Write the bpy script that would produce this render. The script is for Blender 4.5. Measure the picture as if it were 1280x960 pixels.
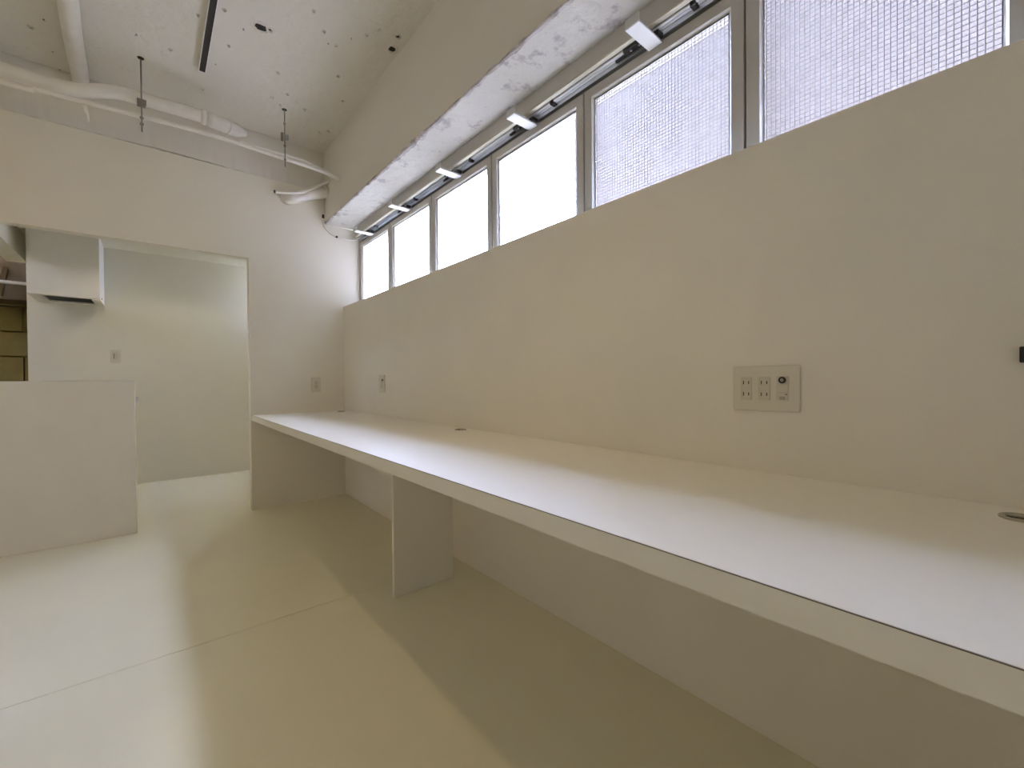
import bpy, bmesh, math, random
from mathutils import Vector, Matrix
for o in list(bpy.data.objects): bpy.data.objects.remove(o, do_unlink=True)
SC = bpy.context.scene
COL = SC.collection
rnd = random.Random(7)

# ------------------------------------------------------------------ camera
F_PX, YAW, PITCH, ROLL = 536.17, math.radians(40.011), math.radians(-0.629), math.radians(-0.49)
cam_d = bpy.data.cameras.new('camera'); cam = bpy.data.objects.new('camera', cam_d); COL.objects.link(cam)
cam_d.sensor_fit = 'HORIZONTAL'; cam_d.sensor_width = 36.0; cam_d.lens = F_PX/1280*36.0; cam_d.clip_start = 0.02
def cam_axis(x, y, z):
    a = ROLL; x, y = x*math.cos(a)-y*math.sin(a), x*math.sin(a)+y*math.cos(a)
    b = PITCH; y, z = y*math.cos(b)+z*math.sin(b), z*math.cos(b)-y*math.sin(b)
    c = YAW; return Vector((x*math.cos(c)+z*math.sin(c), z*math.cos(c)-x*math.sin(c), y))
R3 = Matrix((cam_axis(1,0,0), cam_axis(0,1,0), -cam_axis(0,0,1))).transposed()
cam.matrix_world = Matrix.Translation((-1.2558, -3.721, 0.97)) @ R3.to_4x4()
SC.camera = cam

# ------------------------------------------------------------------ world, exposure, lamps
w = bpy.data.worlds.new('overcast'); SC.world = w; w.use_nodes = True
bg = w.node_tree.nodes['Background']
bg.inputs['Color'].default_value = (0.53, 0.63, 0.99, 1); bg.inputs['Strength'].default_value = 192.0
SC.view_settings.view_transform = 'Standard'; SC.view_settings.look = 'None'
SC.view_settings.gamma = 1.0; SC.view_settings.use_curve_mapping = False
SC.view_settings.exposure = 0.0
try:
    SC.cycles.use_denoising = True; SC.cycles.max_bounces = 12; SC.cycles.diffuse_bounces = 7
    SC.cycles.sample_clamp_indirect = 20.0
except Exception: pass
def lamp(name, kind, loc, power, color, aim=None, **kw):
    l = bpy.data.lights.new(name, kind); l.energy = power; l.color = color
    for k, v in kw.items(): setattr(l, k, v)
    o = bpy.data.objects.new(name, l); o.location = loc; COL.objects.link(o)
    if aim: o.rotation_euler = (Vector(aim)-Vector(loc)).to_track_quat('-Z', 'Y').to_euler()
    return o
WARM = (1.0, 0.73, 0.36)
# track spotlights over the desk, then unseen spots added as warm bounce fill
lamp('track_or_fill_spot', 'SPOT', (-1.0, -2.75, 2.70), 18, WARM, (-0.62, -2.7, 0.0), spot_size=math.radians(84), spot_blend=1.0, shadow_soft_size=0.05)
lamp('track_or_fill_spot', 'SPOT', (-1.0, -1.7, 2.70), 5, WARM, (-0.62, -1.6, 0.0), spot_size=math.radians(84), spot_blend=1.0, shadow_soft_size=0.05)
lamp('track_or_fill_spot', 'SPOT', (-1.0, -5.0, 2.70), 12, WARM, (-3.0, -6.6, 1.2), spot_size=math.radians(120), spot_blend=1.0, shadow_soft_size=0.05)  # unseen spot added to wash the rear wall for soft fill
lamp('track_or_fill_spot', 'SPOT', (-3.0, -3.8, 2.70), 22, WARM, (-4.6, -3.6, 1.6), spot_size=math.radians(120), spot_blend=1.0, shadow_soft_size=0.05)  # added off the track, bounces warm fill from the left wall
lamp('track_or_fill_spot', 'SPOT', (-3.0, -1.8, 2.70), 60, WARM, (-4.6, -1.6, 1.6), spot_size=math.radians(120), spot_blend=1.0, shadow_soft_size=0.05)  # stronger added fill, also bounced off the left wall
# kitchen and storage lamps
lamp('kitchen_lamp', 'SPOT', (-1.15, 0.88, 2.205), 8.5, (1.0, 0.87, 0.66), (-1.15, 0.86, 0.0), spot_size=math.radians(140), spot_blend=0.35, shadow_soft_size=0.02)
lamp('storage_lamp', 'POINT', (-2.45, 1.05, 2.08), 3.0, (1.0, 0.78, 0.46), shadow_soft_size=0.03)
lamp('track_or_fill_spot', 'SPOT', (-2.6, -3.0, 2.70), 26, WARM, (-1.9, 0.0, 1.3), spot_size=math.radians(80), spot_blend=1.0, shadow_soft_size=0.05)  # unseen spot added to brighten the counter and header

# ------------------------------------------------------------------ materials
def new_mat(name):
    m = bpy.data.materials.new(name); m.use_nodes = True
    nt = m.node_tree; b = nt.nodes['Principled BSDF']; return m, nt, b
def N(nt, t, **kw):
    n = nt.nodes.new(t)
    for k, v in kw.items(): setattr(n, k, v)
    return n
def plain(name, col, rough=0.5, metal=0.0, var=0.04, scale=6.0, bump=0.0, bscale=60.0, spec=0.5):
    m, nt, b = new_mat(name)
    tc = N(nt, 'ShaderNodeTexCoord'); no = N(nt, 'ShaderNodeTexNoise'); no.inputs['Scale'].default_value = scale
    no.inputs['Detail'].default_value = 5
    nt.links.new(tc.outputs['Object'], no.inputs['Vector'])
    cr = N(nt, 'ShaderNodeValToRGB'); e = cr.color_ramp.elements
    e[0].position = 0.3; e[1].position = 0.7
    e[0].color = tuple(c*(1-var) for c in col)+(1,); e[1].color = tuple(min(1, c*(1+var*0.5)) for c in col)+(1,)
    nt.links.new(no.outputs['Fac'], cr.inputs['Fac']); nt.links.new(cr.outputs['Color'], b.inputs['Base Color'])
    b.inputs['Roughness'].default_value = rough; b.inputs['Metallic'].default_value = metal
    b.inputs['Specular IOR Level'].default_value = spec
    if bump:
        n2 = N(nt, 'ShaderNodeTexNoise'); n2.inputs['Scale'].default_value = bscale; n2.inputs['Detail'].default_value = 6
        nt.links.new(tc.outputs['Object'], n2.inputs['Vector'])
        bp = N(nt, 'ShaderNodeBump'); bp.inputs['Strength'].default_value = bump; bp.inputs['Distance'].default_value = 0.01
        nt.links.new(n2.outputs['Fac'], bp.inputs['Height']); nt.links.new(bp.outputs['Normal'], b.inputs['Normal'])
    return m
CREAM = (0.80, 0.755, 0.635)
M_WALL = plain('white_wall_paint', CREAM, 0.75, var=0.025, scale=3, bump=0.06, bscale=90)
M_KITW = plain('kitchen_wall_paint', (0.76, 0.73, 0.61), 0.6, var=0.02, scale=3, bump=0.04, bscale=90)
M_DESK = plain('white_laminate', (0.86, 0.82, 0.70), 0.38, var=0.01, scale=30, bump=0.02, bscale=400)
M_EDGE = plain('white_edge_band', (0.81, 0.77, 0.65), 0.4, var=0.01)
M_FLOOR = plain('white_epoxy_floor', (0.80, 0.76, 0.58), 0.26, var=0.02, scale=2.5, bump=0.015, bscale=18, spec=0.45)
M_CLOTH = plain('white_counter_paint', (0.87, 0.835, 0.755), 0.6, var=0.02)
M_PLATE = plain('ivory_plastic', (0.66, 0.62, 0.49), 0.35, var=0.01)
M_PLATE2 = plain('ivory_socket_plastic', (0.59, 0.55, 0.425), 0.35, var=0.01)
M_BRKT = plain('grey_white_steel', (0.60, 0.60, 0.56), 0.4, var=0.01)
M_BLACK = plain('black_plastic', (0.012, 0.011, 0.011), 0.45, var=0.1)
M_DARK = plain('dark_slot', (0.03, 0.026, 0.02), 0.8, var=0.1)
M_WHITE = plain('white_plastic', (0.82, 0.81, 0.77), 0.35, var=0.01)
M_PIPE = plain('painted_pipe', (0.80, 0.765, 0.68), 0.45, var=0.06, scale=12, bump=0.03)
M_DPIPE = plain('painted_duct_pipe', (0.78, 0.75, 0.67), 0.55, var=0.08, scale=9, bump=0.05)
M_FRAME = plain('grey_aluminium_frame', (0.47, 0.445, 0.385), 0.42, metal=0.0, var=0.02)
M_ALU = plain('bare_aluminium', (0.72, 0.73, 0.73), 0.3, metal=0.85, var=0.03)
M_ALU2 = plain('grey_aluminium_strip', (0.42, 0.43, 0.42), 0.4, metal=0.5, var=0.03)
M_JOINT = plain('brown_glue_line', (0.16, 0.13, 0.09), 0.7, var=0.05)
M_CHAN = plain('grey_channel', (0.24, 0.235, 0.22), 0.6, var=0.05)
M_ROD = plain('zinc_rod', (0.30, 0.28, 0.24), 0.5, metal=0.6, var=0.15, scale=40)
M_GREYP = plain('grey_cap_plastic', (0.40, 0.37, 0.28), 0.45, var=0.03)
M_BLOCK = plain('yellow_concrete_block', (0.20, 0.145, 0.035), 0.85, var=0.15, scale=7, bump=0.2, bscale=70)
M_WOOD = plain('brown_plywood', (0.10, 0.06, 0.015), 0.6, var=0.25, scale=5, bump=0.08)
M_STEEL = plain('stainless_steel', (0.6, 0.6, 0.58), 0.3, metal=0.9, var=0.03)
M_FACADE = plain('pale_facade', (0.30, 0.235, 0.215), 0.8, var=0.08, scale=1.2)
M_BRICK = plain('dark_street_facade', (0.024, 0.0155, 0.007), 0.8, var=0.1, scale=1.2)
M_ASPH = plain('grey_asphalt', (0.11, 0.10, 0.08), 0.9, var=0.1)

def concrete(name, base, bare, speck, amount, speck_amt, bump):
    """painted cast concrete: worn patches of bare concrete, dark pinholes, trowel marks"""
    m, nt, b = new_mat(name); L = nt.links.new
    tc = N(nt, 'ShaderNodeTexCoord')
    n1 = N(nt, 'ShaderNodeTexNoise'); n1.inputs['Scale'].default_value = 9; n1.inputs['Detail'].default_value = 9; n1.inputs['Roughness'].default_value = 0.68
    L(tc.outputs['Object'], n1.inputs['Vector'])
    r1 = N(nt, 'ShaderNodeValToRGB'); r1.color_ramp.elements[0].position = amount; r1.color_ramp.elements[1].position = amount+0.09
    L(n1.outputs['Fac'], r1.inputs['Fac'])
    n0 = N(nt, 'ShaderNodeTexNoise'); n0.inputs['Scale'].default_value = 2.2; n0.inputs['Detail'].default_value = 4
    L(tc.outputs['Object'], n0.inputs['Vector'])
    mx0 = N(nt, 'ShaderNodeMixRGB'); mx0.inputs['Color1'].default_value = tuple(c*0.88 for c in base)+(1,); mx0.inputs['Color2'].default_value = base+(1,)
    L(n0.outputs['Fac'], mx0.inputs['Fac'])
    mx = N(nt, 'ShaderNodeMixRGB'); mx.inputs['Color2'].default_value = bare+(1,)
    L(mx0.outputs['Color'], mx.inputs['Color1']); L(r1.outputs['Color'], mx.inputs['Fac'])
    v = N(nt, 'ShaderNodeTexVoronoi'); v.inputs['Scale'].default_value = 11
    mp = N(nt, 'ShaderNodeMapping'); mp.inputs['Scale'].default_value = (1, 0.75, 1)
    nd = N(nt, 'ShaderNodeTexNoise'); nd.inputs['Scale'].default_value = 30
    ad = N(nt, 'ShaderNodeMixRGB', blend_type='ADD'); ad.inputs['Fac'].default_value = 0.03
    L(tc.outputs['Object'], mp.inputs['Vector']); L(tc.outputs['Object'], nd.inputs['Vector'])
    L(mp.outputs['Vector'], ad.inputs['Color1']); L(nd.outputs['Color'], ad.inputs['Color2']); L(ad.outputs['Color'], v.inputs['Vector'])
    r2 = N(nt, 'ShaderNodeValToRGB'); r2.color_ramp.elements[0].position = 0.03; r2.color_ramp.elements[1].position = 0.075
    r2.color_ramp.elements[0].color = (1,1,1,1); r2.color_ramp.elements[1].color = (0,0,0,1)
    L(v.outputs['Distance'], r2.inputs['Fac'])
    r3 = N(nt, 'ShaderNodeValToRGB'); r3.color_ramp.elements[0].position = 1-speck_amt; r3.color_ramp.elements[1].position = 1-speck_amt+0.02
    sx = N(nt, 'ShaderNodeSeparateColor'); L(v.outputs['Color'], sx.inputs['Color']); L(sx.outputs['Red'], r3.inputs['Fac'])
    mu = N(nt, 'ShaderNodeMath', operation='MULTIPLY'); L(r2.outputs['Color'], mu.inputs[0]); L(r3.outputs['Color'], mu.inputs[1])
    mx2 = N(nt, 'ShaderNodeMixRGB'); mx2.inputs['Color2'].default_value = speck+(1,)
    L(mu.outputs[0], mx2.inputs['Fac']); L(mx.outputs['Color'], mx2.inputs['Color1']); L(mx2.outputs['Color'], b.inputs['Base Color'])
    b.inputs['Roughness'].default_value = 0.85
    n3 = N(nt, 'ShaderNodeTexNoise'); n3.inputs['Scale'].default_value = 14; n3.inputs['Detail'].default_value = 10; n3.inputs['Roughness'].default_value = 0.6
    L(tc.outputs['Object'], n3.inputs['Vector'])
    su = N(nt, 'ShaderNodeMath', operation='SUBTRACT'); L(n3.outputs['Fac'], su.inputs[0]); L(mu.outputs[0], su.inputs[1])
    bp = N(nt, 'ShaderNodeBump'); bp.inputs['Strength'].default_value = bump; bp.inputs['Distance'].default_value = 0.02
    L(su.outputs[0], bp.inputs['Height']); L(bp.outputs['Normal'], b.inputs['Normal'])
    return m
M_CEIL = concrete('white_painted_concrete', (0.79, 0.755, 0.66), (0.62, 0.585, 0.49), (0.16, 0.145, 0.11), 0.63, 0.32, 0.5)
M_BEAM = concrete('white_beam_face', (0.78, 0.74, 0.65), (0.72, 0.68, 0.60), (0.36, 0.33, 0.27), 0.75, 0.06, 0.10)
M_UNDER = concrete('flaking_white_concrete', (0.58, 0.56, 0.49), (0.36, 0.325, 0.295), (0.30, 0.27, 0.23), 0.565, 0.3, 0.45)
M_CHIP = concrete('chipped_bare_concrete', (0.56, 0.52, 0.49), (0.34, 0.31, 0.29), (0.2, 0.18, 0.16), 0.50, 0.3, 0.7)

def glass_mat():
    """obscure wired-look glass: rough transmission, dimple relief, fine grey grid"""
    m = bpy.data.materials.new('grid_patterned_glass'); m.use_nodes = True; nt = m.node_tree; L = nt.links.new
    nt.nodes.remove(nt.nodes['Principled BSDF']); out = nt.nodes['Material Output']
    tc = N(nt, 'ShaderNodeTexCoord'); sp = N(nt, 'ShaderNodeSeparateXYZ'); L(tc.outputs['Object'], sp.inputs['Vector'])
    P = 0.0121
    def tri(sock):
        d = N(nt, 'ShaderNodeMath', operation='DIVIDE'); d.inputs[1].default_value = P; L(sock, d.inputs[0])
        f = N(nt, 'ShaderNodeMath', operation='FRACT'); L(d.outputs[0], f.inputs[0])
        s = N(nt, 'ShaderNodeMath', operation='SUBTRACT'); s.inputs[1].default_value = 0.5; L(f.outputs[0], s.inputs[0])
        a = N(nt, 'ShaderNodeMath', operation='ABSOLUTE'); L(s.outputs[0], a.inputs[0]); return a.outputs[0]
    ty, tz = tri(sp.outputs['Y']), tri(sp.outputs['Z'])
    mxm = N(nt, 'ShaderNodeMath', operation='MAXIMUM'); L(ty, mxm.inputs[0]); L(tz, mxm.inputs[1])
    ramp = N(nt, 'ShaderNodeValToRGB'); ramp.color_ramp.elements[0].position = 0.385; ramp.color_ramp.elements[1].position = 0.455
    L(mxm.outputs[0], ramp.inputs['Fac'])
    bp = N(nt, 'ShaderNodeBump'); bp.inputs['Strength'].default_value = 0.15; bp.inputs['Distance'].default_value = 0.001
    L(mxm.outputs[0], bp.inputs['Height'])
    rf = N(nt, 'ShaderNodeBsdfRefraction'); rf.inputs['IOR'].default_value = 1.35; rf.inputs['Roughness'].default_value = 0.26
    rf.inputs['Color'].default_value = (0.91, 0.85, 0.72, 1); L(bp.outputs['Normal'], rf.inputs['Normal'])
    tl = N(nt, 'ShaderNodeBsdfTranslucent'); tl.inputs['Color'].default_value = (0.82, 0.76, 0.67, 1)
    df = N(nt, 'ShaderNodeBsdfRefraction'); df.inputs['Color'].default_value = (0.52, 0.48, 0.44, 1); df.inputs['IOR'].default_value = 1.35; df.inputs['Roughness'].default_value = 0.4
    m1 = N(nt, 'ShaderNodeMixShader'); m1.inputs['Fac'].default_value = 0.10
    L(rf.outputs[0], m1.inputs[1]); L(tl.outputs[0], m1.inputs[2])
    m2 = N(nt, 'ShaderNodeMixShader'); L(ramp.outputs['Color'], m2.inputs['Fac']); L(m1.outputs[0], m2.inputs[1]); L(df.outputs[0], m2.inputs[2])
    gl = N(nt, 'ShaderNodeBsdfGlossy'); gl.inputs['Roughness'].default_value = 0.3
    fr = N(nt, 'ShaderNodeFresnel'); fr.inputs['IOR'].default_value = 1.3
    m3 = N(nt, 'ShaderNodeMixShader'); m3.inputs['Fac'].default_value = 0.04; L(m2.outputs[0], m3.inputs[1]); L(gl.outputs[0], m3.inputs[2])
    nt.nodes.remove(fr)
    tp = N(nt, 'ShaderNodeBsdfTransparent'); tp.inputs['Color'].default_value = (0.93, 0.94, 0.96, 1)
    gf = N(nt, 'ShaderNodeMath', operation='MULTIPLY_ADD'); gf.inputs[1].default_value = 0.0; gf.inputs[2].default_value = 0.38
    L(ramp.outputs['Color'], gf.inputs[0])
    m4 = N(nt, 'ShaderNodeMixShader'); L(gf.outputs[0], m4.inputs['Fac']); L(tp.outputs[0], m4.inputs[1]); L(m3.outputs[0], m4.inputs[2])
    dg = N(nt, 'ShaderNodeBsdfDiffuse'); dg.inputs['Color'].default_value = (0.30, 0.29, 0.28, 1)
    lf = N(nt, 'ShaderNodeMath', operation='MULTIPLY'); lf.inputs[1].default_value = 0.9; L(ramp.outputs['Color'], lf.inputs[0])
    m5 = N(nt, 'ShaderNodeMixShader'); L(lf.outputs[0], m5.inputs['Fac']); L(m4.outputs[0], m5.inputs[1]); L(dg.outputs[0], m5.inputs[2])
    L(m5.outputs[0], out.inputs['Surface'])
    return m
def clear_mat():
    m = bpy.data.materials.new('clear_glass_back'); m.use_nodes = True; nt = m.node_tree
    nt.nodes.remove(nt.nodes['Principled BSDF']); tp = N(nt, 'ShaderNodeBsdfTransparent'); tp.inputs['Color'].default_value = (0.95, 0.96, 0.96, 1)
    gl = N(nt, 'ShaderNodeBsdfGlossy'); gl.inputs['Roughness'].default_value = 0.05
    mx = N(nt, 'ShaderNodeMixShader'); mx.inputs['Fac'].default_value = 0.04
    nt.links.new(tp.outputs[0], mx.inputs[1]); nt.links.new(gl.outputs[0], mx.inputs[2]); nt.links.new(mx.outputs[0], nt.nodes['Material Output'].inputs['Surface']); return m
M_CLEAR = clear_mat()
M_GLASS = glass_mat()

# ------------------------------------------------------------------ mesh helpers
class MB:
    def __init__(s): s.bm = bmesh.new()
    def box(s, x0, x1, y0, y1, z0, z1, bev=0.0, mat=0):
        g = bmesh.ops.create_cube(s.bm, size=1.0)
        vs = g['verts']
        for v in vs: v.co = Vector(((x0+x1)/2+v.co.x*(x1-x0), (y0+y1)/2+v.co.y*(y1-y0), (z0+z1)/2+v.co.z*(z1-z0)))
        if bev:
            es = list({e for v in vs for e in v.link_edges})
            r = bmesh.ops.bevel(s.bm, geom=es, offset=bev, segments=2, profile=0.5, affect='EDGES')
        return s
    def prism(s, pts, axis, a, b):
        """polygon pts swept along axis from a to b"""
        def mk(p, t):
            if axis == 'X': return Vector((t, p[0], p[1]))
            if axis == 'Y': return Vector((p[0], t, p[1]))
            return Vector((p[0], p[1], t))
        A = [s.bm.verts.new(mk(p, a)) for p in pts]; B = [s.bm.verts.new(mk(p, b)) for p in pts]
        n = len(pts)
        s.bm.faces.new(A); s.bm.faces.new(B[::-1])
        for i in range(n): s.bm.faces.new((A[i], B[i], B[(i+1) % n], A[(i+1) % n]))
        return s
    def tube(s, pts, r, seg=14, caps=True, inner=None):
        pts = [Vector(p) for p in pts]; rings = []; up = None
        for i, p in enumerate(pts):
            t = (pts[min(i+1, len(pts)-1)]-pts[max(i-1, 0)]).normalized()
            if up is None: up = Vector((0, 0, 1)) if abs(t.z) < 0.9 else Vector((0, 1, 0))
            u = t.cross(up).normalized(); v = u.cross(t).normalized(); up = v
            rr = r[i] if isinstance(r, (list, tuple)) else r
            rings.append([s.bm.verts.new(p+u*rr*math.cos(k*2*math.pi/seg)+v*rr*math.sin(k*2*math.pi/seg)) for k in range(seg)])
        for a, b in zip(rings, rings[1:]):
            for k in range(seg):
                f = s.bm.faces.new((a[k], a[(k+1) % seg], b[(k+1) % seg], b[k])); f.smooth = True
        if caps: s.bm.faces.new(rings[0][::-1]); s.bm.faces.new(rings[-1])
        return s
    def lathe(s, prof, c, axis, seg=24):
        """prof: (radius, height) along axis from c"""
        rings = []
        ax = {'X': (Vector((1,0,0)), Vector((0,1,0)), Vector((0,0,1))), 'Y': (Vector((0,1,0)), Vector((0,0,1)), Vector((1,0,0))), 'Z': (Vector((0,0,1)), Vector((1,0,0)), Vector((0,1,0)))}[axis]
        c = Vector(c)
        for r, h in prof:
            if r < 1e-6: rings.append([s.bm.verts.new(c+ax[0]*h)])
            else: rings.append([s.bm.verts.new(c+ax[0]*h+ax[1]*r*math.cos(k*2*math.pi/seg)+ax[2]*r*math.sin(k*2*math.pi/seg)) for k in range(seg)])
        for a, b in zip(rings, rings[1:]):
            for k in range(seg):
                k2 = (k+1) % seg
                if len(a) == 1: s.bm.faces.new((a[0], b[k2], b[k]))
                elif len(b) == 1: s.bm.faces.new((a[k], a[k2], b[0]))
                else: s.bm.faces.new((a[k], a[k2], b[k2], b[k]))
        return s
    def build(s, name, mat, parent=None, smooth=False):
        bmesh.ops.recalc_face_normals(s.bm, faces=s.bm.faces)
        me = bpy.data.meshes.new(name); s.bm.to_mesh(me); s.bm.free()
        for mm in (mat if isinstance(mat, (list, tuple)) else [mat]): me.materials.append(mm)
        if smooth:
            for p in me.polygons: p.use_smooth = True
        o = bpy.data.objects.new(name, me); COL.objects.link(o)
        if parent: o.parent = parent; o.matrix_parent_inverse = Matrix.Identity(4); o.location = -parent_loc(parent)
        return o
def parent_loc(p):
    v = Vector(p.location)
    q = p.parent
    while q: v += Vector(q.location); q = q.parent
    return v
def empty(name, loc):
    o = bpy.data.objects.new(name, None); o.location = loc; o.empty_display_size = 0.05; COL.objects.link(o); return o
def tag(o, label, cat, group=None):
    o['label'] = label; o['category'] = cat
    if group: o['group'] = group
    return o
def struct(o, label=None):
    o['kind'] = 'structure'
    if label: o['label'] = label
    return o
def box(name, dims, mat, parent=None, bev=0.0): return MB().box(*dims, bev=bev).build(name, mat, parent)
def copy_tree(o, d, parent=None):
    c = o.copy(); COL.objects.link(c)
    if parent: c.parent = parent
    else: c.location = Vector(o.location)+Vector(d)
    for ch in o.children: copy_tree(ch, d, c)
    return c
def smooth_path(pts, n=8):
    pts = [Vector(p) for p in pts]; out = []
    for i in range(len(pts)-1):
        p0, p1, p2, p3 = pts[max(i-1,0)], pts[i], pts[i+1], pts[min(i+2,len(pts)-1)]
        for k in range(n):
            t = k/n; out.append(0.5*((2*p1)+(p2-p0)*t+(2*p0-5*p1+4*p2-p3)*t*t+(3*p1-p0-3*p2+p3)*t**3))
    out.append(pts[-1]); return out

# ------------------------------------------------------------------ setting: numbers
ZC = 2.85; XL, YR = -4.6, -6.6          # ceiling height, left and rear wall planes
JAMB, HEAD, CRACK = -0.691, 1.8915, 2.525
YF, KZ = 1.718, 2.215                   # kitchen far wall, kitchen ceiling
XB, ZB = -0.145, 2.268                  # beam face, beam underside
SILL, ZD = 1.598, 0.717

# floor: two poured fields with an open joint between them
JY = -1.768
fl = struct(box('floor', (XL, 0.25, YR, 2.9, -0.12, -0.012), M_FLOOR), 'glossy white poured floor with one thin joint')
box('floor_panel', (XL, 0.0, YR, JY-0.0015, -0.012, 0.0), M_FLOOR, fl)
box('floor_panel', (XL, 0.0, JY+0.0015, 2.9, -0.012, 0.0), M_FLOOR, fl)

# ceiling slab
ce = struct(box('ceiling', (XL, 0.199, YR, 0.08, ZC, ZC+0.2), M_CEIL), 'white painted raw concrete ceiling with old anchor holes')
def anchor_hole(x, y, r, deep=True):
    mb = MB()
    n = 18; rim = []; inn = []; out = []
    for k in range(n):
        a = k*2*math.pi/n; j = 1+rnd.uniform(-0.18, 0.18)
        out.append(mb.bm.verts.new((x+r*1.7*j*math.cos(a), y+r*1.7*j*math.sin(a), ZC-0.0005)))
        rim.append(mb.bm.verts.new((x+r*1.12*j*math.cos(a), y+r*1.12*j*math.sin(a), ZC-0.006-rnd.random()*0.004)))
        inn.append(mb.bm.verts.new((x+r*0.9*j*math.cos(a), y+r*0.9*j*math.sin(a), ZC-0.001)))
    for k in range(n):
        q = (k+1) % n
        mb.bm.faces.new((out[k], out[q], rim[q], rim[k])); mb.bm.faces.new((rim[k], rim[q], inn[q], inn[k]))
    o = mb.build('anchor_hole', M_CEIL, ce)
    MB().lathe([(r*0.92, -0.0012), (r*0.55, -0.0012), (r*0.5, -0.004), (r*0.2, -0.004), (0, -0.003)], (x, y, ZC), 'Z', 16).build('anchor_socket', M_DARK, o)
for x, y, r in [(-0.787,-1.115,0.030), (-0.187,-1.415,0.022), (-0.202,-1.52,0.012), (-0.75,-1.13,0.012), (-0.60,-1.40,0.006), (-0.42,-0.52,0.007), (-0.62,-0.52,0.006), (-0.56,-0.47,0.006), (-1.15,-0.62,0.006), (-0.21,-0.36,0.010), (-0.26,-0.30,0.008), (-1.3,-1.1,0.006), (-1.75,-0.60,0.006), (-0.90,-0.86,0.005), (-0.35,-1.0,0.006), (-0.30,-1.50,0.006), (-0.335,-1.42,0.006),
                (-0.52,-1.30,0.006), (-0.44,-1.24,0.006), (-0.64,-0.80,0.007), (-0.55,-0.62,0.006), (-0.95,-1.12,0.006), (-1.05,-1.0,0.005), (-1.72,-0.35,0.008),
                (-0.25,-0.78,0.008), (-0.22,-0.16,0.008), (-0.98,-0.33,0.006)]:
    anchor_hole(x, y, r)

# concrete beam over the windows: polygon swept along Y with a broken lower front edge
def beam():
    mb = MB(); ys = [0.0]; y = 0.0
    while y > YR+0.2: y -= rnd.uniform(0.018, 0.04) if y > -4.2 else 0.3; ys.append(y)
    rows = []
    for y in ys:
        worn = max(0.0, math.sin(y*3.1+0.6)*0.5+0.5*math.sin(y*7.3))
        c = 0.004+rnd.random()*0.008+worn*0.012*rnd.random()
        d = 0.004+rnd.random()*0.012+worn*0.022*rnd.random()
        pts = [(XB, ZC), (XB, ZB+c+0.002), (XB+d*0.45, ZB+c*0.4), (XB+d+0.004, ZB+rnd.uniform(-0.0015, 0.002)), (XB+0.11, ZB+rnd.uniform(-0.002, 0.002)), (0.199, ZB), (0.199, ZC)]
        rows.append([mb.bm.verts.new((px, y, pz)) for px, pz in pts])
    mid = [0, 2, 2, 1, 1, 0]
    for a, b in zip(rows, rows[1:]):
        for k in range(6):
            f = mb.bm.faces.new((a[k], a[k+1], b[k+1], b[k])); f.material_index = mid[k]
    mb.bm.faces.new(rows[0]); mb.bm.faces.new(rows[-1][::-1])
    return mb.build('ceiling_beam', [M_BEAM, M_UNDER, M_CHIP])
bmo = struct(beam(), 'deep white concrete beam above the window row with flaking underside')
lb = struct(box('ceiling_beam', (XL, -1.886, YR, 0.0, 2.72, ZC), M_CEIL), 'white concrete beam at the far left of the ceiling')

# right wall below the windows, with its deep sill
struct(box('wall_right', (0.0, 0.132, YR, YF, 0, SILL), M_WALL, bev=0.0), 'long plain white wall under the row of high windows')
struct(box('wall_outer', (0.132, 0.30, YR, YF+0.1, 0, SILL+0.005), M_FACADE))
# left, rear, kitchen side
struct(box('wall_left', (XL-0.1, XL, YR, 2.9, 0, ZC), M_WALL)); struct(box('wall_rear', (XL, 0.3, YR-0.1, YR, 0, ZC), M_WALL))

# back wall: plaster with a ragged top, opening on its left
def plaster(x0, x1, z0, ztop):
    mb = MB(); n = max(2, int((x1-x0)/0.012)); F = []; B = []; 
    for i in range(n+1):
        x = x0+(x1-x0)*i/n
        worn = max(0, math.sin(x*5.0+1.0))*0.5+0.2
        z = ztop-rnd.random()*0.006*worn
        F.append((mb.bm.verts.new((x, 0, z0)), mb.bm.verts.new((x, 0, z)))); B.append((mb.bm.verts.new((x, 0.08, z0)), mb.bm.verts.new((x, 0.08, z))))
    for i in range(n):
        mb.bm.faces.new((F[i][0], F[i+1][0], F[i+1][1], F[i][1])); mb.bm.faces.new((B[i][0], B[i][1], B[i+1][1], B[i+1][0]))
        mb.bm.faces.new((F[i][1], F[i+1][1], B[i+1][1], B[i][1])); mb.bm.faces.new((F[i][0], B[i][0], B[i+1][0], F[i+1][0]))
    mb.bm.faces.new((F[0][0], F[0][1], B[0][1], B[0][0])); mb.bm.faces.new((F[n][0], B[n][0], B[n][1], F[n][1]))
    return mb
wb = struct(plaster(JAMB, 0.0, 0, CRACK).build('wall_back', M_WALL), 'white back wall beside the kitchen opening')
plaster(-2.06, JAMB, HEAD, CRACK).build('header', M_WALL, wb)
plaster(XL, -2.06, 0, CRACK).build('plaster_field', M_WALL, wb)
box('plaster_field', (0.0, 0.199, 0.0, 0.08, SILL, 2.2675), M_WALL, wb)
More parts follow.
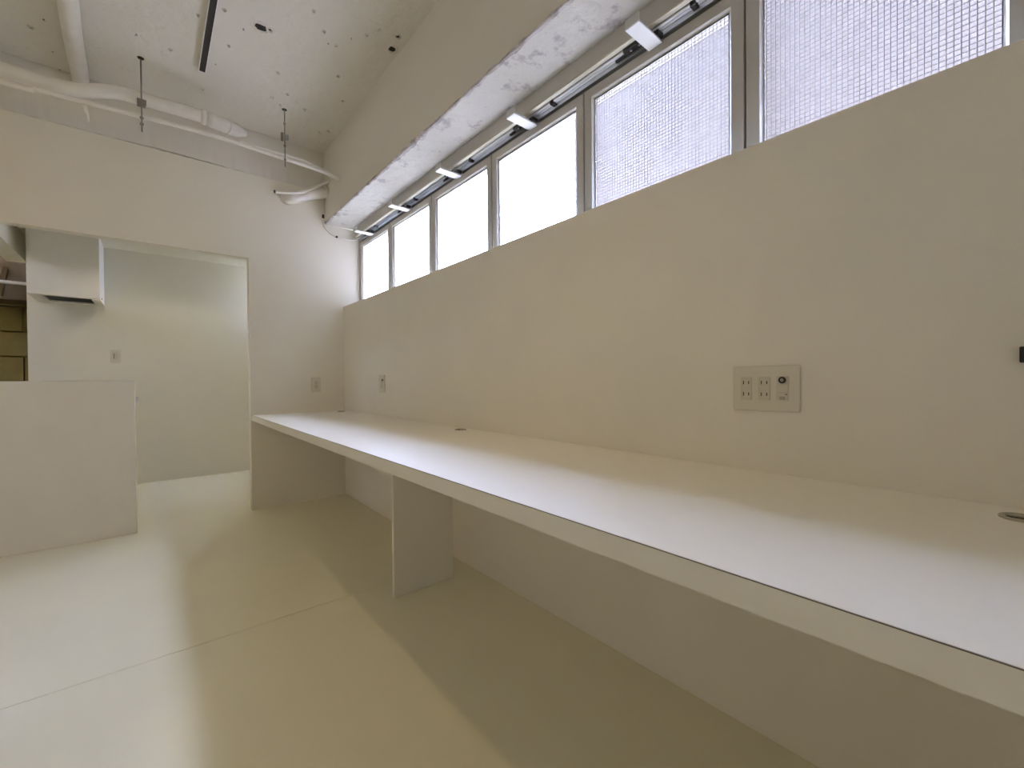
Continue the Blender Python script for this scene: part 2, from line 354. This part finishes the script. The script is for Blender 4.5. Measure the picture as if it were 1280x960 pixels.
def strip():
    mb = MB(); n = 170; rows = []
    for i in range(n+1):
        x = XL+(0.199-XL)*i/n
        dz = rnd.random()*0.005
        big = 0.011*max(0.0, min(1.0, (x+1.42)/0.15, (-0.82-x)/0.25))
        rows.append([mb.bm.verts.new(p) for p in ((x, 0.003+rnd.uniform(-0.0015, 0.0015), ZC), (x, 0.002+rnd.uniform(-0.002, 0.002), CRACK+0.0006+dz*0.35+big*(0.6+dz*80)), (x, 0.03, CRACK+0.004), (x, 0.08, CRACK+0.001), (x, 0.08, ZC))])
    for a, b in zip(rows, rows[1:]):
        for k in range(5): mb.bm.faces.new((a[k], a[(k+1) % 5], b[(k+1) % 5], b[k]))
    mb.bm.faces.new(rows[0]); mb.bm.faces.new(rows[-1][::-1])
    return mb.build('concrete_lintel', M_BEAM, wb)
strip()

# kitchen behind the opening
struct(box('wall_far', (-2.06, 0.0, YF, YF+0.08, 0, KZ), M_KITW), 'pale kitchen wall seen through the opening')
struct(box('ceiling', (-2.18, 0.199, 0.08, YF+0.08, KZ, KZ+0.1), M_KITW), 'low white kitchen ceiling')
wk = struct(MB().box(-2.18, -2.06, 0.08, 0.35, 0, KZ).build('wall_kitchen', M_KITW), 'white kitchen side wall with a wide opening')
box('lintel', (-2.18, -2.06, 0.35, YF+0.08, 2.005, KZ), M_KITW, wk)
# storage room beyond
wst = struct(box('wall_storage', (XL, -1.8, 2.78, 2.88, 0, 2.9), M_BLOCK), 'yellowish block wall of the dim storage room')
def blocks():
    proto = None; z = 0.01; row = 0
    while z < 1.74:
        x = -3.6-(0.24 if row % 2 else 0.0)+0.21
        while x < -1.9:
            if proto is None:
                proto = MB().box(-0.228, 0.228, -0.03, 0.03, 0.0, 0.238, bev=0.005).build('block', M_BLOCK, wst); ob = proto
            else:
                ob = proto.copy(); COL.objects.link(ob)
            ob.location = Vector((x, 2.75+rnd.uniform(-0.004, 0.002), z)) - parent_loc(wst)
            x += 0.462
        z += 0.2465; row += 1
blocks()
struct(box('wall_storage', (-1.9, -1.8, YF+0.08, 2.78, 0, 2.9), M_BLOCK)); struct(box('ceiling', (XL, -1.8, 0.08, 2.9, 2.9, 3.0), M_WOOD))
pl = tag(empty('storage_shelf', (-2.5, 2.55, 1.7)), 'brown wooden shelf board with a white rail above the block wall', 'shelf')
box('back_board', (-3.4, -1.91, 2.60, 2.63, 1.80, 2.75), M_WOOD, pl)
box('shelf_board', (-3.4, -1.91, 2.36, 2.70, 1.755, 1.78), M_WOOD, pl, bev=0.002)
MB().tube([(-3.4, 2.30, 1.905), (-1.91, 2.30, 1.905)], 0.016).build('rail', M_WHITE, pl)
MB().prism([(2.36, 1.78), (2.40, 1.78), (2.60, 2.05), (2.60, 2.10)], 'X', -2.34, -2.31).build('brace', M_WOOD, pl)

# ------------------------------------------------------------------ windows
PITCHW = 0.633
def sash_ring(y0, y1, z0, z1, wv, x0, x1):
    """rectangular sash: outer rect, face, inward bevel to the glass"""
    mb = MB()
    def rect(a, b, c, d, x): return [mb.bm.verts.new((x, a, c)), mb.bm.verts.new((x, b, c)), mb.bm.verts.new((x, b, d)), mb.bm.verts.new((x, a, d))]
    loops = [rect(y0, y1, z0, z1, x1), rect(y0, y1, z0, z1, x0+0.002), rect(y0+0.002, y1-0.002, z0+0.002, z1-0.002, x0),
             rect(y0+wv-0.008, y1-wv+0.008, z0+wv-0.008, z1-wv+0.008, x0), rect(y0+wv-0.004, y1-wv+0.004, z0+wv-0.004, z1-wv+0.004, x0+0.008), rect(y0+wv, y1-wv, z0+wv, z1-wv, x0+0.010), rect(y0+wv, y1-wv, z0+wv, z1-wv, x1)]
    for a, b in zip(loops, loops[1:]+loops[:1]):
        for k in range(4): mb.bm.faces.new((a[k], a[(k+1) % 4], b[(k+1) % 4], b[k]))
    return mb
ZS0, ZS1 = 1.612, 2.160
for i in list(range(7))+[8]:
    if i < 7: y1 = -0.643+PITCHW-0.003-0.0 if i == 0 else -0.643-PITCHW*(i-1)-0.003; y0 = -0.643-PITCHW*i+0.003
    else: y0 = 1.585; y1 = 1.685
    if i == 0: y1 = -0.030
    if i == 5: y0 = -3.738
    wn = struct(empty('window_%d' % (i+1), (0.15, (y0+y1)/2, ZS0)), 'high window with patterned glass in a grey sash')
    sash_ring(y0, y1, ZS0, ZS1, 0.046 if i < 7 else 0.02, 0.136, 0.1565).build('sash', M_FRAME, wn)
    g = MB().box(0.150, 0.155, y0+(0.044 if i < 7 else 0.018), y1-(0.044 if i < 7 else 0.018), ZS0+0.044, ZS1-0.044).build('glass_pane', [M_GLASS, M_CLEAR], wn)
    for p in g.data.polygons: p.material_index = 0 if p.normal.x < -0.9 else 1
    pl_ = bpy.data.lights.new('window_portal', 'AREA'); pl_.shape = 'RECTANGLE'; pl_.size = ZS1-ZS0-0.09; pl_.size_y = y1-y0-(0.09 if i < 7 else 0.03); pl_.cycles.is_portal = True
    po = bpy.data.objects.new('window_portal', pl_); COL.objects.link(po); po.location = (0.205, (y0+y1)/2, (ZS0+ZS1)/2)
    po.rotation_euler = (0, math.radians(90), 0)
    if i == 8: continue
    gk = MB()
    for (a, b, c, d) in ((y0+0.0455, y1-0.0455, ZS1-0.0495, ZS1-0.0465), (y0+0.0455, y0+0.0475, ZS0+0.05, ZS1-0.05), (y1-0.0475, y1-0.0455, ZS0+0.05, ZS1-0.05)):
        gk.box(0.1462, 0.1498, a, b, c, d)
    gk.build('gasket', M_DARK, wn)
# outer frame behind the sashes, and the head board under the beam
fr = struct(MB().box(0.140, 0.20, -0.0295, -0.001, SILL+0.006, 2.266).build('trim_1', M_FRAME), 'grey aluminium window frame')
for i in range(6): box('mullion', (0.1575, 0.198, -0.643-PITCHW*i-0.018, -0.643-PITCHW*i+0.018, ZS0, ZS1), M_DARK, fr)
box('mullion', (0.137, 0.198, -3.803, -3.742, ZS0, ZS1), M_FRAME, fr)
box('bottom_rail', (0.133, 0.20, YR, -0.03, SILL+0.006, ZS0-0.002), M_FRAME, fr)
box('top_rail', (0.1585, 0.20, YR, -0.03, 2.125, 2.266), M_FRAME, fr)
struct(box('wall_window', (0.137, 0.20, YR, -4.46, ZS0, 2.155), M_WALL)); struct(box('wall_window', (0.133, 0.199, 1.69, YF+0.08, SILL+0.006, KZ), M_KITW)); struct(box('wall_window', (0.133, 0.199, 0.08, 1.58, SILL+0.006, 2.16), M_KITW))
struct(box('trim_3', (0.133, 0.199, 0.08, 1.69, ZS1+0.003, KZ), M_KITW))
hb = struct(box('trim_4', (0.083, 0.092, YR, -0.03, 2.200, 2.2665), M_FRAME, bev=0.001), 'grey head board above the window operator track')
box('lip', (0.0845, 0.104, YR, -0.03, 2.194, 2.1995), M_PLATE, hb)

# window operator: paired rods, strip, brackets, sliders, clips, cable tube
op = tag(empty('window_operator', (0.12, -2.0, 2.18)), 'aluminium rod track with white brackets running along the window heads', 'window opener')
box('back_channel', (0.1045, 0.158, -4.4, -0.032, 2.203, 2.2655), M_CHAN, op)
for x in (0.1135, 0.1275): MB().tube([(x, -4.4, 2.193), (x, -0.06, 2.193)], 0.0062, 10).build('rod', M_ALU, op)
box('strip', (0.1345, 0.157, -4.4, -0.032, 2.176, 2.184), M_ALU2, op, bev=0.001)
box('strip', (0.1325, 0.1355, -4.4, -0.032, 2.172, 2.188), M_ALU, op)
for i in range(6):
    yb = -0.335-0.6335*i-(0.002*i)
    if i == 5: yb -= 0.01
    a = MB()
    prof = [(-0.010, 2.182), (-0.012, 2.150), (-0.009, 2.1475), (0.128, 2.1475), (0.1345, 2.1485), (0.1345, 2.168), (0.1305, 2.168), (0.1305, 2.1535), (-0.0075, 2.1535), (-0.006, 2.182)]
    a.prism(prof, 'Y', yb-0.027, yb+0.027)
    br = a.build('bracket', M_BRKT, op); br['label'] = 'white bent bracket plate'
    box('bracket_foot', (0.095, 0.128, yb-0.033, yb+0.030, 2.156, 2.1745), M_BLACK, op, bev=0.002)
    sl = box('slider', (0.103, 0.130, yb+0.032, yb+0.118, 2.180, 2.202), M_BLACK, op, bev=0.003)
    for k in (0.055, 0.09): MB().lathe([(0.0045, 0), (0.0045, -0.0015), (0.003, -0.003), (0, -0.003)], (0.116, yb+k, 2.180), 'Z', 10).build('screw', M_ALU, sl)
    MB().tube([(0.1275, yb+0.118, 2.186), (0.1275, yb+0.165, 2.186)], 0.006, 8).build('rod_end', M_BLACK, op)
for y in (-0.446+0.02, -1.092, -1.748, -2.383, -3.027, -3.66):
    c = MB(); c.box(0.1065, 0.1345, y-0.010, y+0.010, 2.180, 2.200, bev=0.002); c.build('clip', M_BLACK, op)
tb = smooth_path([(-0.157, -0.020, 2.46), (-0.160, -0.020, 2.36), (-0.160, -0.020, 2.262), (-0.136, -0.020, 2.220), (-0.091, -0.020, 2.187), (-0.02, -0.020, 2.170), (0.055, -0.024, 2.172), (0.10, -0.035, 2.180), (0.118, -0.085, 2.190)], 8)
ct = MB().tube(tb, 0.0065, 10).build('cable_tube', M_PIPE, op); ct['label'] = 'thin white cable tube curving under the beam end'
MB().tube([(-0.1602, -0.020, 2.335), (-0.1602, -0.020, 2.305)], 0.0085, 10).build('tube_joint', M_BLACK, op)
MB().tube([(-0.062, -0.020, 2.1775), (-0.046, -0.020, 2.174)], 0.0085, 10).build('tube_joint', M_BLACK, op)

# ------------------------------------------------------------------ desk
dk = tag(empty('desk', (-0.342, -2.5, 0)), 'long white wall desk running under the high windows', 'desk')
WD, TK = 0.685, 0.041
box('desktop', (-WD+0.0012, -0.001, -5.6, -0.001, ZD-TK, ZD), M_DESK, dk)
box('edge_band', (-WD, -WD+0.0012, -5.6, -0.001, ZD-TK, ZD-0.0012), M_EDGE, dk)
eb = box('edge_joint', (-WD-0.0002, -WD+0.0010, -5.6, -0.001, ZD-0.0017, ZD-0.0006), M_JOINT, dk); eb['label'] = 'thin dark glue line along the front edge'
for yy in (-1.917, -3.75):
    box('support_panel', (-0.443, -0.137, yy-0.009, yy+0.009, 0.0005, ZD-TK-0.0005), M_EDGE, dk, bev=0.0008)
def grommet(x, y):
    g = MB().lathe([(0.0295, 0.0), (0.0295, 0.0025), (0.028, 0.0038), (0.024, 0.0038), (0.0235, 0.0022), (0, 0.0022)], (x, y, ZD), 'Z', 32).build('cable_grommet', M_GREYP, dk, False)
    g['label'] = 'grey round cable cap'
    box('cable_notch', (x-0.012, x-0.005, y-0.006, y+0.020, ZD+0.0018, ZD+0.0034), M_DARK, g)
    box('cap_line', (x+0.004, x+0.0055, y-0.021, y+0.021, ZD+0.0018, ZD+0.0026), M_DARK, g)
for x, y in ((-0.066, -0.115), (-0.066, -1.897), (-0.088, -3.722)): grommet(x, y)

# ------------------------------------------------------------------ kitchen counter, hood, switches
kc = tag(empty('kitchen_counter', (-1.7, 0.2, 0)), 'white waist-high kitchen counter at the left of the opening', 'counter')
box('front_panel', (-2.055, -1.3406, -0.055, 0.045, 0.0005, 0.9815), M_CLOTH, kc, bev=0.0015)
box('top_cap', (-2.055, -1.3400, -0.056, 0.046, 0.9815, 0.9835), M_WHITE, kc)
box('worktop', (-2.055, -1.337, 0.047, 0.66, 0.83, 0.862), M_STEEL, kc, bev=0.002)
box('cabinet', (-2.055, -1.362, 0.047, 0.63, 0.0005, 0.83), M_CLOTH, kc)

hd = tag(empty('range_hood', (-1.79, 1.49, 1.673)), 'white box range hood hanging on the kitchen far wall', 'range hood')
def hood_body():
    x0, x1, y0, y1, z0, z1 = -1.992, -1.58, 1.262, YF-0.001, 1.673, KZ-0.001
    mb = MB(); mb.box(x0, x1, y0, y0+0.012, z0, z1, bev=0.001).box(x0, x0+0.012, y0+0.012, y1, z0, z1).box(x1-0.012, x1, y0+0.012, y1, z0, z1, bev=0.001)
    mb.box(x0+0.012, x1-0.012, y0+0.012, y1, z1-0.012, z1); return mb.build('body', M_WHITE, hd)
hood_body()
def hood_bottom():
    mb = MB(); X0, X1, Y0, Y1 = -1.98, -1.592, 1.274, YF-0.001
    a0, a1, b0, b1 = -1.915, -1.638, 1.325, 1.65
    for d in ((X0, a0, Y0, Y1), (a1, X1, Y0, Y1), (a0, a1, Y0, b0), (a0, a1, b1, Y1)): mb.box(d[0], d[1], d[2], d[3], 1.675, 1.685)
    mb.build('bottom_panel', M_WHITE, hd)
    f = MB().box(a0, a1, b0, b1, 1.700, 1.705).build('filter', M_BLACK, hd)
    s = None
    for k in range(12):
        y = b0+0.013+k*0.0272
        if s is None: s = MB().box(a0+0.003, a1-0.003, -0.008, 0.008, 1.688, 1.6995).build('slat', M_BLACK, hd); s.location = Vector((0, y, 0))-parent_loc(hd)
        else: q = s.copy(); q.location = Vector((0, y, 0))-parent_loc(hd); COL.objects.link(q)
hood_bottom()
MB().lathe([(0.007, 0), (0.007, 0.003), (0, 0.004)], (-1.58, 1.44, 1.70), 'X', 14).build('button', M_BLACK, hd)

sw = tag(empty('light_switch', (-1.511, YF, 1.217)), 'small ivory light switch on the kitchen far wall below the hood', 'switch')
box('plate', (-1.546, -1.476, YF-0.007, YF-0.0005, 1.157, 1.277), M_PLATE, sw, bev=0.002)
box('rocker', (-1.528, -1.494, YF-0.0095, YF-0.0072, 1.182, 1.252), M_PLATE2, sw, bev=0.001)
box('marker', (-1.524, -1.520, YF-0.0105, YF-0.0096, 1.195, 1.240), M_DARK, sw)

def slot_pair(mk, cy, cz, parent):
    for dy in (-0.0063, 0.0063): mk('slot', cy+dy, cz, parent)
# outlet on the back wall
ob_ = tag(empty('wall_outlet', (-0.227, 0, 0.94)), 'ivory single outlet plate on the back wall above the desk end', 'outlet')
box('plate', (-0.262, -0.192, -0.007, -0.0005, 0.88, 1.00), M_PLATE, ob_, bev=0.002)
box('socket', (-0.240, -0.214, -0.009, -0.0072, 0.906, 0.974), M_PLATE2, ob_, bev=0.001)
for z in (0.925, 0.955):
    for d in (-0.0063, 0.0063): box('slot', (-0.227+d-0.001, -0.227+d+0.001, -0.0096, -0.0088, z-0.0045, z+0.0045), M_DARK, ob_)
# single outlet on the long wall near the corner
oc = tag(empty('wall_outlet', (0, -0.79, 0.945)), 'ivory single socket plate on the long wall near the far corner', 'outlet')
box('plate', (-0.007, -0.0005, -0.840, -0.740, 0.885, 1.008), M_PLATE, oc, bev=0.002)
box('socket', (-0.009, -0.0072, -0.803, -0.777, 0.912, 0.980), M_PLATE2, oc, bev=0.001)
MB().lathe([(0.0075, 0), (0.0075, -0.003), (0.005, -0.0036), (0.004, -0.001), (0, -0.001)], (-0.009, -0.815, 0.972), 'X', 16).build('jack', M_DARK, oc)
# wide three-gang plate
ow = tag(empty('wall_outlet', (0, -3.28, 0.94)), 'wide ivory three-gang plate with sockets and a round black jack', 'outlet')
box('plate', (-0.0075, -0.0005, -3.360, -3.198, 0.880, 1.000), M_PLATE, ow, bev=0.0025)
for cy in (-3.2335, -3.2785):
    s = box('socket', (-0.0095, -0.0077, cy-0.0135, cy+0.0135, 0.909, 0.970), M_PLATE2, ow, bev=0.001); s['label'] = 'double power socket'
    for z in (0.9245, 0.9555):
        for d, hgt in ((-0.0066, 0.0040), (0.0066, 0.0048)): box('slot', (-0.0102, -0.0092, cy+d-0.0011, cy+d+0.0011, z-hgt, z+hgt), M_DARK, s)
cy = -3.3215
s = box('jack_module', (-0.0095, -0.0077, cy-0.0135, cy+0.0135, 0.951, 0.972), M_PLATE2, ow, bev=0.0008)
MB().lathe([(0.0086, 0.0), (0.0086, -0.003), (0.0045, -0.003), (0.0045, -0.0022)], (-0.0095, cy, 0.962), 'X', 24).build('black_ring', M_BLACK, s)
MB().lathe([(0.0045, -0.0015), (0.0035, -0.0045), (0.0, -0.0045)], (-0.0095, cy, 0.962), 'X', 20).build('jack_pin', M_GREYP, s)
box('blank_module', (-0.0095, -0.0077, cy-0.0135, cy+0.0135, 0.9305, 0.9500), M_PLATE2, ow, bev=0.0008)
s = box('data_module', (-0.0095, -0.0077, cy-0.0135, cy+0.0135, 0.909, 0.9295), M_PLATE2, ow, bev=0.0008)
box('shutter', (-0.0105, -0.0094, cy-0.0065, cy+0.0065, 0.911, 0.9195), M_GREYP, s)
box('tab', (-0.0105, -0.0094, cy-0.011, cy-0.007, 0.924, 0.926), M_DARK, s)
# black device at the right edge of the picture
bk = tag(empty('wall_device', (0, -3.74, 1.0)), 'small black wall device at the right end of the long wall', 'device')
box('housing', (-0.018, -0.0005, -3.79, -3.7165, 0.993, 1.023), M_BLACK, bk, bev=0.002)
box('lens', (-0.0195, -0.018, -3.78, -3.75, 1.000, 1.016), M_DARK, bk)

# ------------------------------------------------------------------ ceiling services
rl = tag(empty('lighting_track', (-1.0, -2.5, ZC)), 'thin lighting track on the ceiling with a black underside', 'track')
mb = MB(); y0, y1 = -5.6, -0.555
mb.box(-1.0175, -1.0145, y0, y1, ZC-0.024, ZC-0.0005).box(-0.9855, -0.9825, y0, y1, ZC-0.024, ZC-0.0005).box(-1.0145, -0.9855, y0, y1, ZC-0.004, ZC-0.0005)
mb.build('housing', M_WHITE, rl)
box('conductor_slot', (-1.0143, -0.9857, y0, y1-0.002, ZC-0.0225, ZC-0.0042), M_BLACK, rl)
box('end_cap', (-1.0175, -0.9825, y1, y1+0.006, ZC-0.024, ZC-0.0005), M_WHITE, rl, bev=0.001)

YP = -0.365
tp = tag(empty('thick_pipe', (-1.5, YP, 2.6)), 'thick white painted pipe with a bend hung below the ceiling', 'pipe')
MB().tube(smooth_path([(-3.0, YP, 2.572), (-2.1, YP, 2.574), (-1.80, YP, 2.573), (-1.68, YP, 2.572), (-1.59, YP, 2.576), (-1.52, YP, 2.592), (-1.44, YP, 2.624), (-1.36, YP, 2.643), (-1.2, YP, 2.650), (-0.99, YP, 2.654)], 8), 0.037, 20).build('pipe_body', M_PIPE, tp)
MB().tube([(-0.992, YP, 2.654), (-0.985, YP, 2.654), (-0.972, YP, 2.654), (-0.966, YP, 2.654)], [0.039, 0.046, 0.046, 0.039], 20).build('collar', M_PIPE, tp)
MB().tube([(-0.966, YP, 2.654), (-0.945, YP+0.01, 2.655), (-0.80, YP+0.07, 2.668), (-0.74, YP+0.10, 2.68)], [0.030, 0.044, 0.044, 0.020], 18).build('pipe_end_cover', M_DPIPE, tp)
MB().tube([(-0.853, YP+0.047, 2.663), (-0.845, YP+0.051, 2.6635)], 0.0465, 18).build('joint_ring', M_PIPE, tp)

YC = -0.410
t2 = tag(empty('conduit', (-1.2, YC, 2.5)), 'thin white conduit running along under the thick pipe into the beam', 'pipe')
MB().tube(smooth_path([(-3.0, YC, 2.47), (-1.82, YC, 2.489), (-1.684, YC, 2.502), (-1.28, YC, 2.522), (-1.0, YC, 2.533), (-0.7, YC, 2.528), (-0.53, YC, 2.520), (-0.32, YC, 2.512), (-0.22, YC, 2.498), (XB-0.001, YC, 2.486)], 8), 0.0125, 12).build('pipe_body', M_PIPE, t2)
MB().tube([(-1.520, YC+0.015, 2.498), (-1.512, YC+0.03, 2.465), (-1.505, YC+0.04, 2.425)], [0.012, 0.009, 0.003], 8).build('strap', M_DPIPE, t2)
t3 = tag(empty('conduit', (-0.5, -0.335, 2.57)), 'short thin white conduit just above the long one near the beam', 'pipe')
MB().tube(smooth_path([(-0.79, -0.335, 2.577), (-0.64, -0.335, 2.581), (-0.425, -0.335, 2.586), (-0.30, -0.335, 2.566), (-0.18, -0.335, 2.537), (XB-0.001, -0.335, 2.530)], 8), 0.011, 12).build('pipe_body', M_PIPE, t3)

dp = tag(empty('duct_pipe', (-1.52, -0.9, 2.79)), 'fat white pipe crossing the ceiling towards the back wall', 'pipe')
MB().tube(smooth_path([(-1.560, -0.001, 2.797), (-1.551, -0.48, 2.797), (-1.538, -0.80, 2.798), (-1.50, -1.8, 2.800), (-1.42, -4.6, 2.802)], 6), 0.040, 20).build('pipe_body', M_DPIPE, dp)

def hanger(x, y, zb, zcl, lab):
    h = tag(empty('pipe_hanger', (x, y, ZC)), lab, 'hanger', 'threaded rod pipe hangers')
    MB().tube([(x, y, ZC-0.001), (x, y, zb)], 0.0038, 8).build('rod', M_ROD, h)
    MB().lathe([(0.016, -0.0005), (0.015, -0.003), (0.006, -0.0035), (0.006, -0.008), (0, -0.008)], (x, y, ZC), 'Z', 14).build('anchor', M_DARK, h)
    return h
h1 = hanger(-1.280, YP-0.064, 2.425, 2.6, 'thin threaded rod hanger with a band round the thick pipe')
def ring_strap(x, y, z, r, wv): return MB().tube([(x-wv, y, z), (x+wv, y, z)], r, 20, caps=False)
st = ring_strap(-1.280, YP, 2.648, 0.041, 0.014).build('strap', M_PIPE, h1)
box('clamp', (-1.300, -1.258, YP-0.072, YP-0.040, 2.590, 2.612), M_ROD, h1, bev=0.002)
box('clamp', (-1.300, -1.262, YP-0.072, YP-0.04, 2.575, 2.60), M_ROD, h1, bev=0.003)
ring_strap(-1.280, YC, 2.522, 0.0165, 0.012).build('strap', M_PIPE, h1)
for z in (2.505, 2.470): MB().lathe([(0.009, -0.005), (0.009, 0.005)], (-1.280, YP-0.064, z), 'Z', 6).build('nut', M_ROD, h1)
h2 = hanger(-0.528, YP-0.064, 2.455, 2.6, 'thin threaded rod hanger with a bare clip near the beam')
box('clamp', (-0.552, -0.536, YP-0.072, YP-0.056, 2.63, 2.685), M_ROD, h2, bev=0.002)
box('clamp', (-0.522, -0.504, YP-0.072, YP-0.056, 2.645, 2.680), M_ALU2, h2, bev=0.002)
ring_strap(-0.528, YC, 2.520, 0.0155, 0.012).build('strap', M_PIPE, h2)
for z in (2.752, 2.60, 2.505): MB().lathe([(0.008, -0.006), (0.008, 0.006)], (-0.528, YP-0.064, z), 'Z', 6).build('nut', M_ROD, h2)

ep = tag(empty('elbow_pipe', (-0.3, -0.1, 2.42)), 'stubby white elbow pipe from the back wall into the beam', 'pipe')
MB().tube(smooth_path([(-0.432, -0.001, 2.408), (-0.428, -0.035, 2.394), (-0.395, -0.070, 2.393), (-0.34, -0.080, 2.420), (-0.29, -0.080, 2.446), (-0.22, -0.080, 2.474), (XB-0.002, -0.080, 2.500)], 8), 0.044, 22).build('pipe_body', M_PIPE, ep)
MB().tube([(XB-0.016, -0.080, 2.495), (XB-0.001, -0.080, 2.500)], 0.052, 22).build('collar', M_PIPE, ep)
sc_ = tag(empty('conduit', (-0.4, -0.15, 2.42)), 'thin white conduit bending in front of the elbow pipe with an open black end', 'pipe')
MB().tube(smooth_path([(-0.536, -0.15, 2.377), (-0.46, -0.15, 2.391), (-0.383, -0.15, 2.410), (-0.302, -0.15, 2.451), (-0.219, -0.15, 2.514), (XB-0.001, -0.15, 2.566)], 8), 0.0105, 12).build('pipe_body', M_PIPE, sc_)
MB().tube([(-0.545, -0.15, 2.3755), (-0.5355, -0.15, 2.377)], 0.0115, 12).build('end_plug', M_BLACK, sc_)

# ------------------------------------------------------------------ street outside the windows
struct(box('wall_outer', (0.2005, 0.26, YR-6, 6.0, 2.269, 9.0), M_BRICK))  # unseen upper wall, added to keep skylight off the facade opposite
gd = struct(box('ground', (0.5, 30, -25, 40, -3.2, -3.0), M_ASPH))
bd = tag(box('building', (2.5, 9.0, -20, -0.4, -3.0, 9.0), M_BRICK), 'dark building across the street, shaped to dim the near windows', 'building')  # placed, raised and darkened to cut light on the near panes
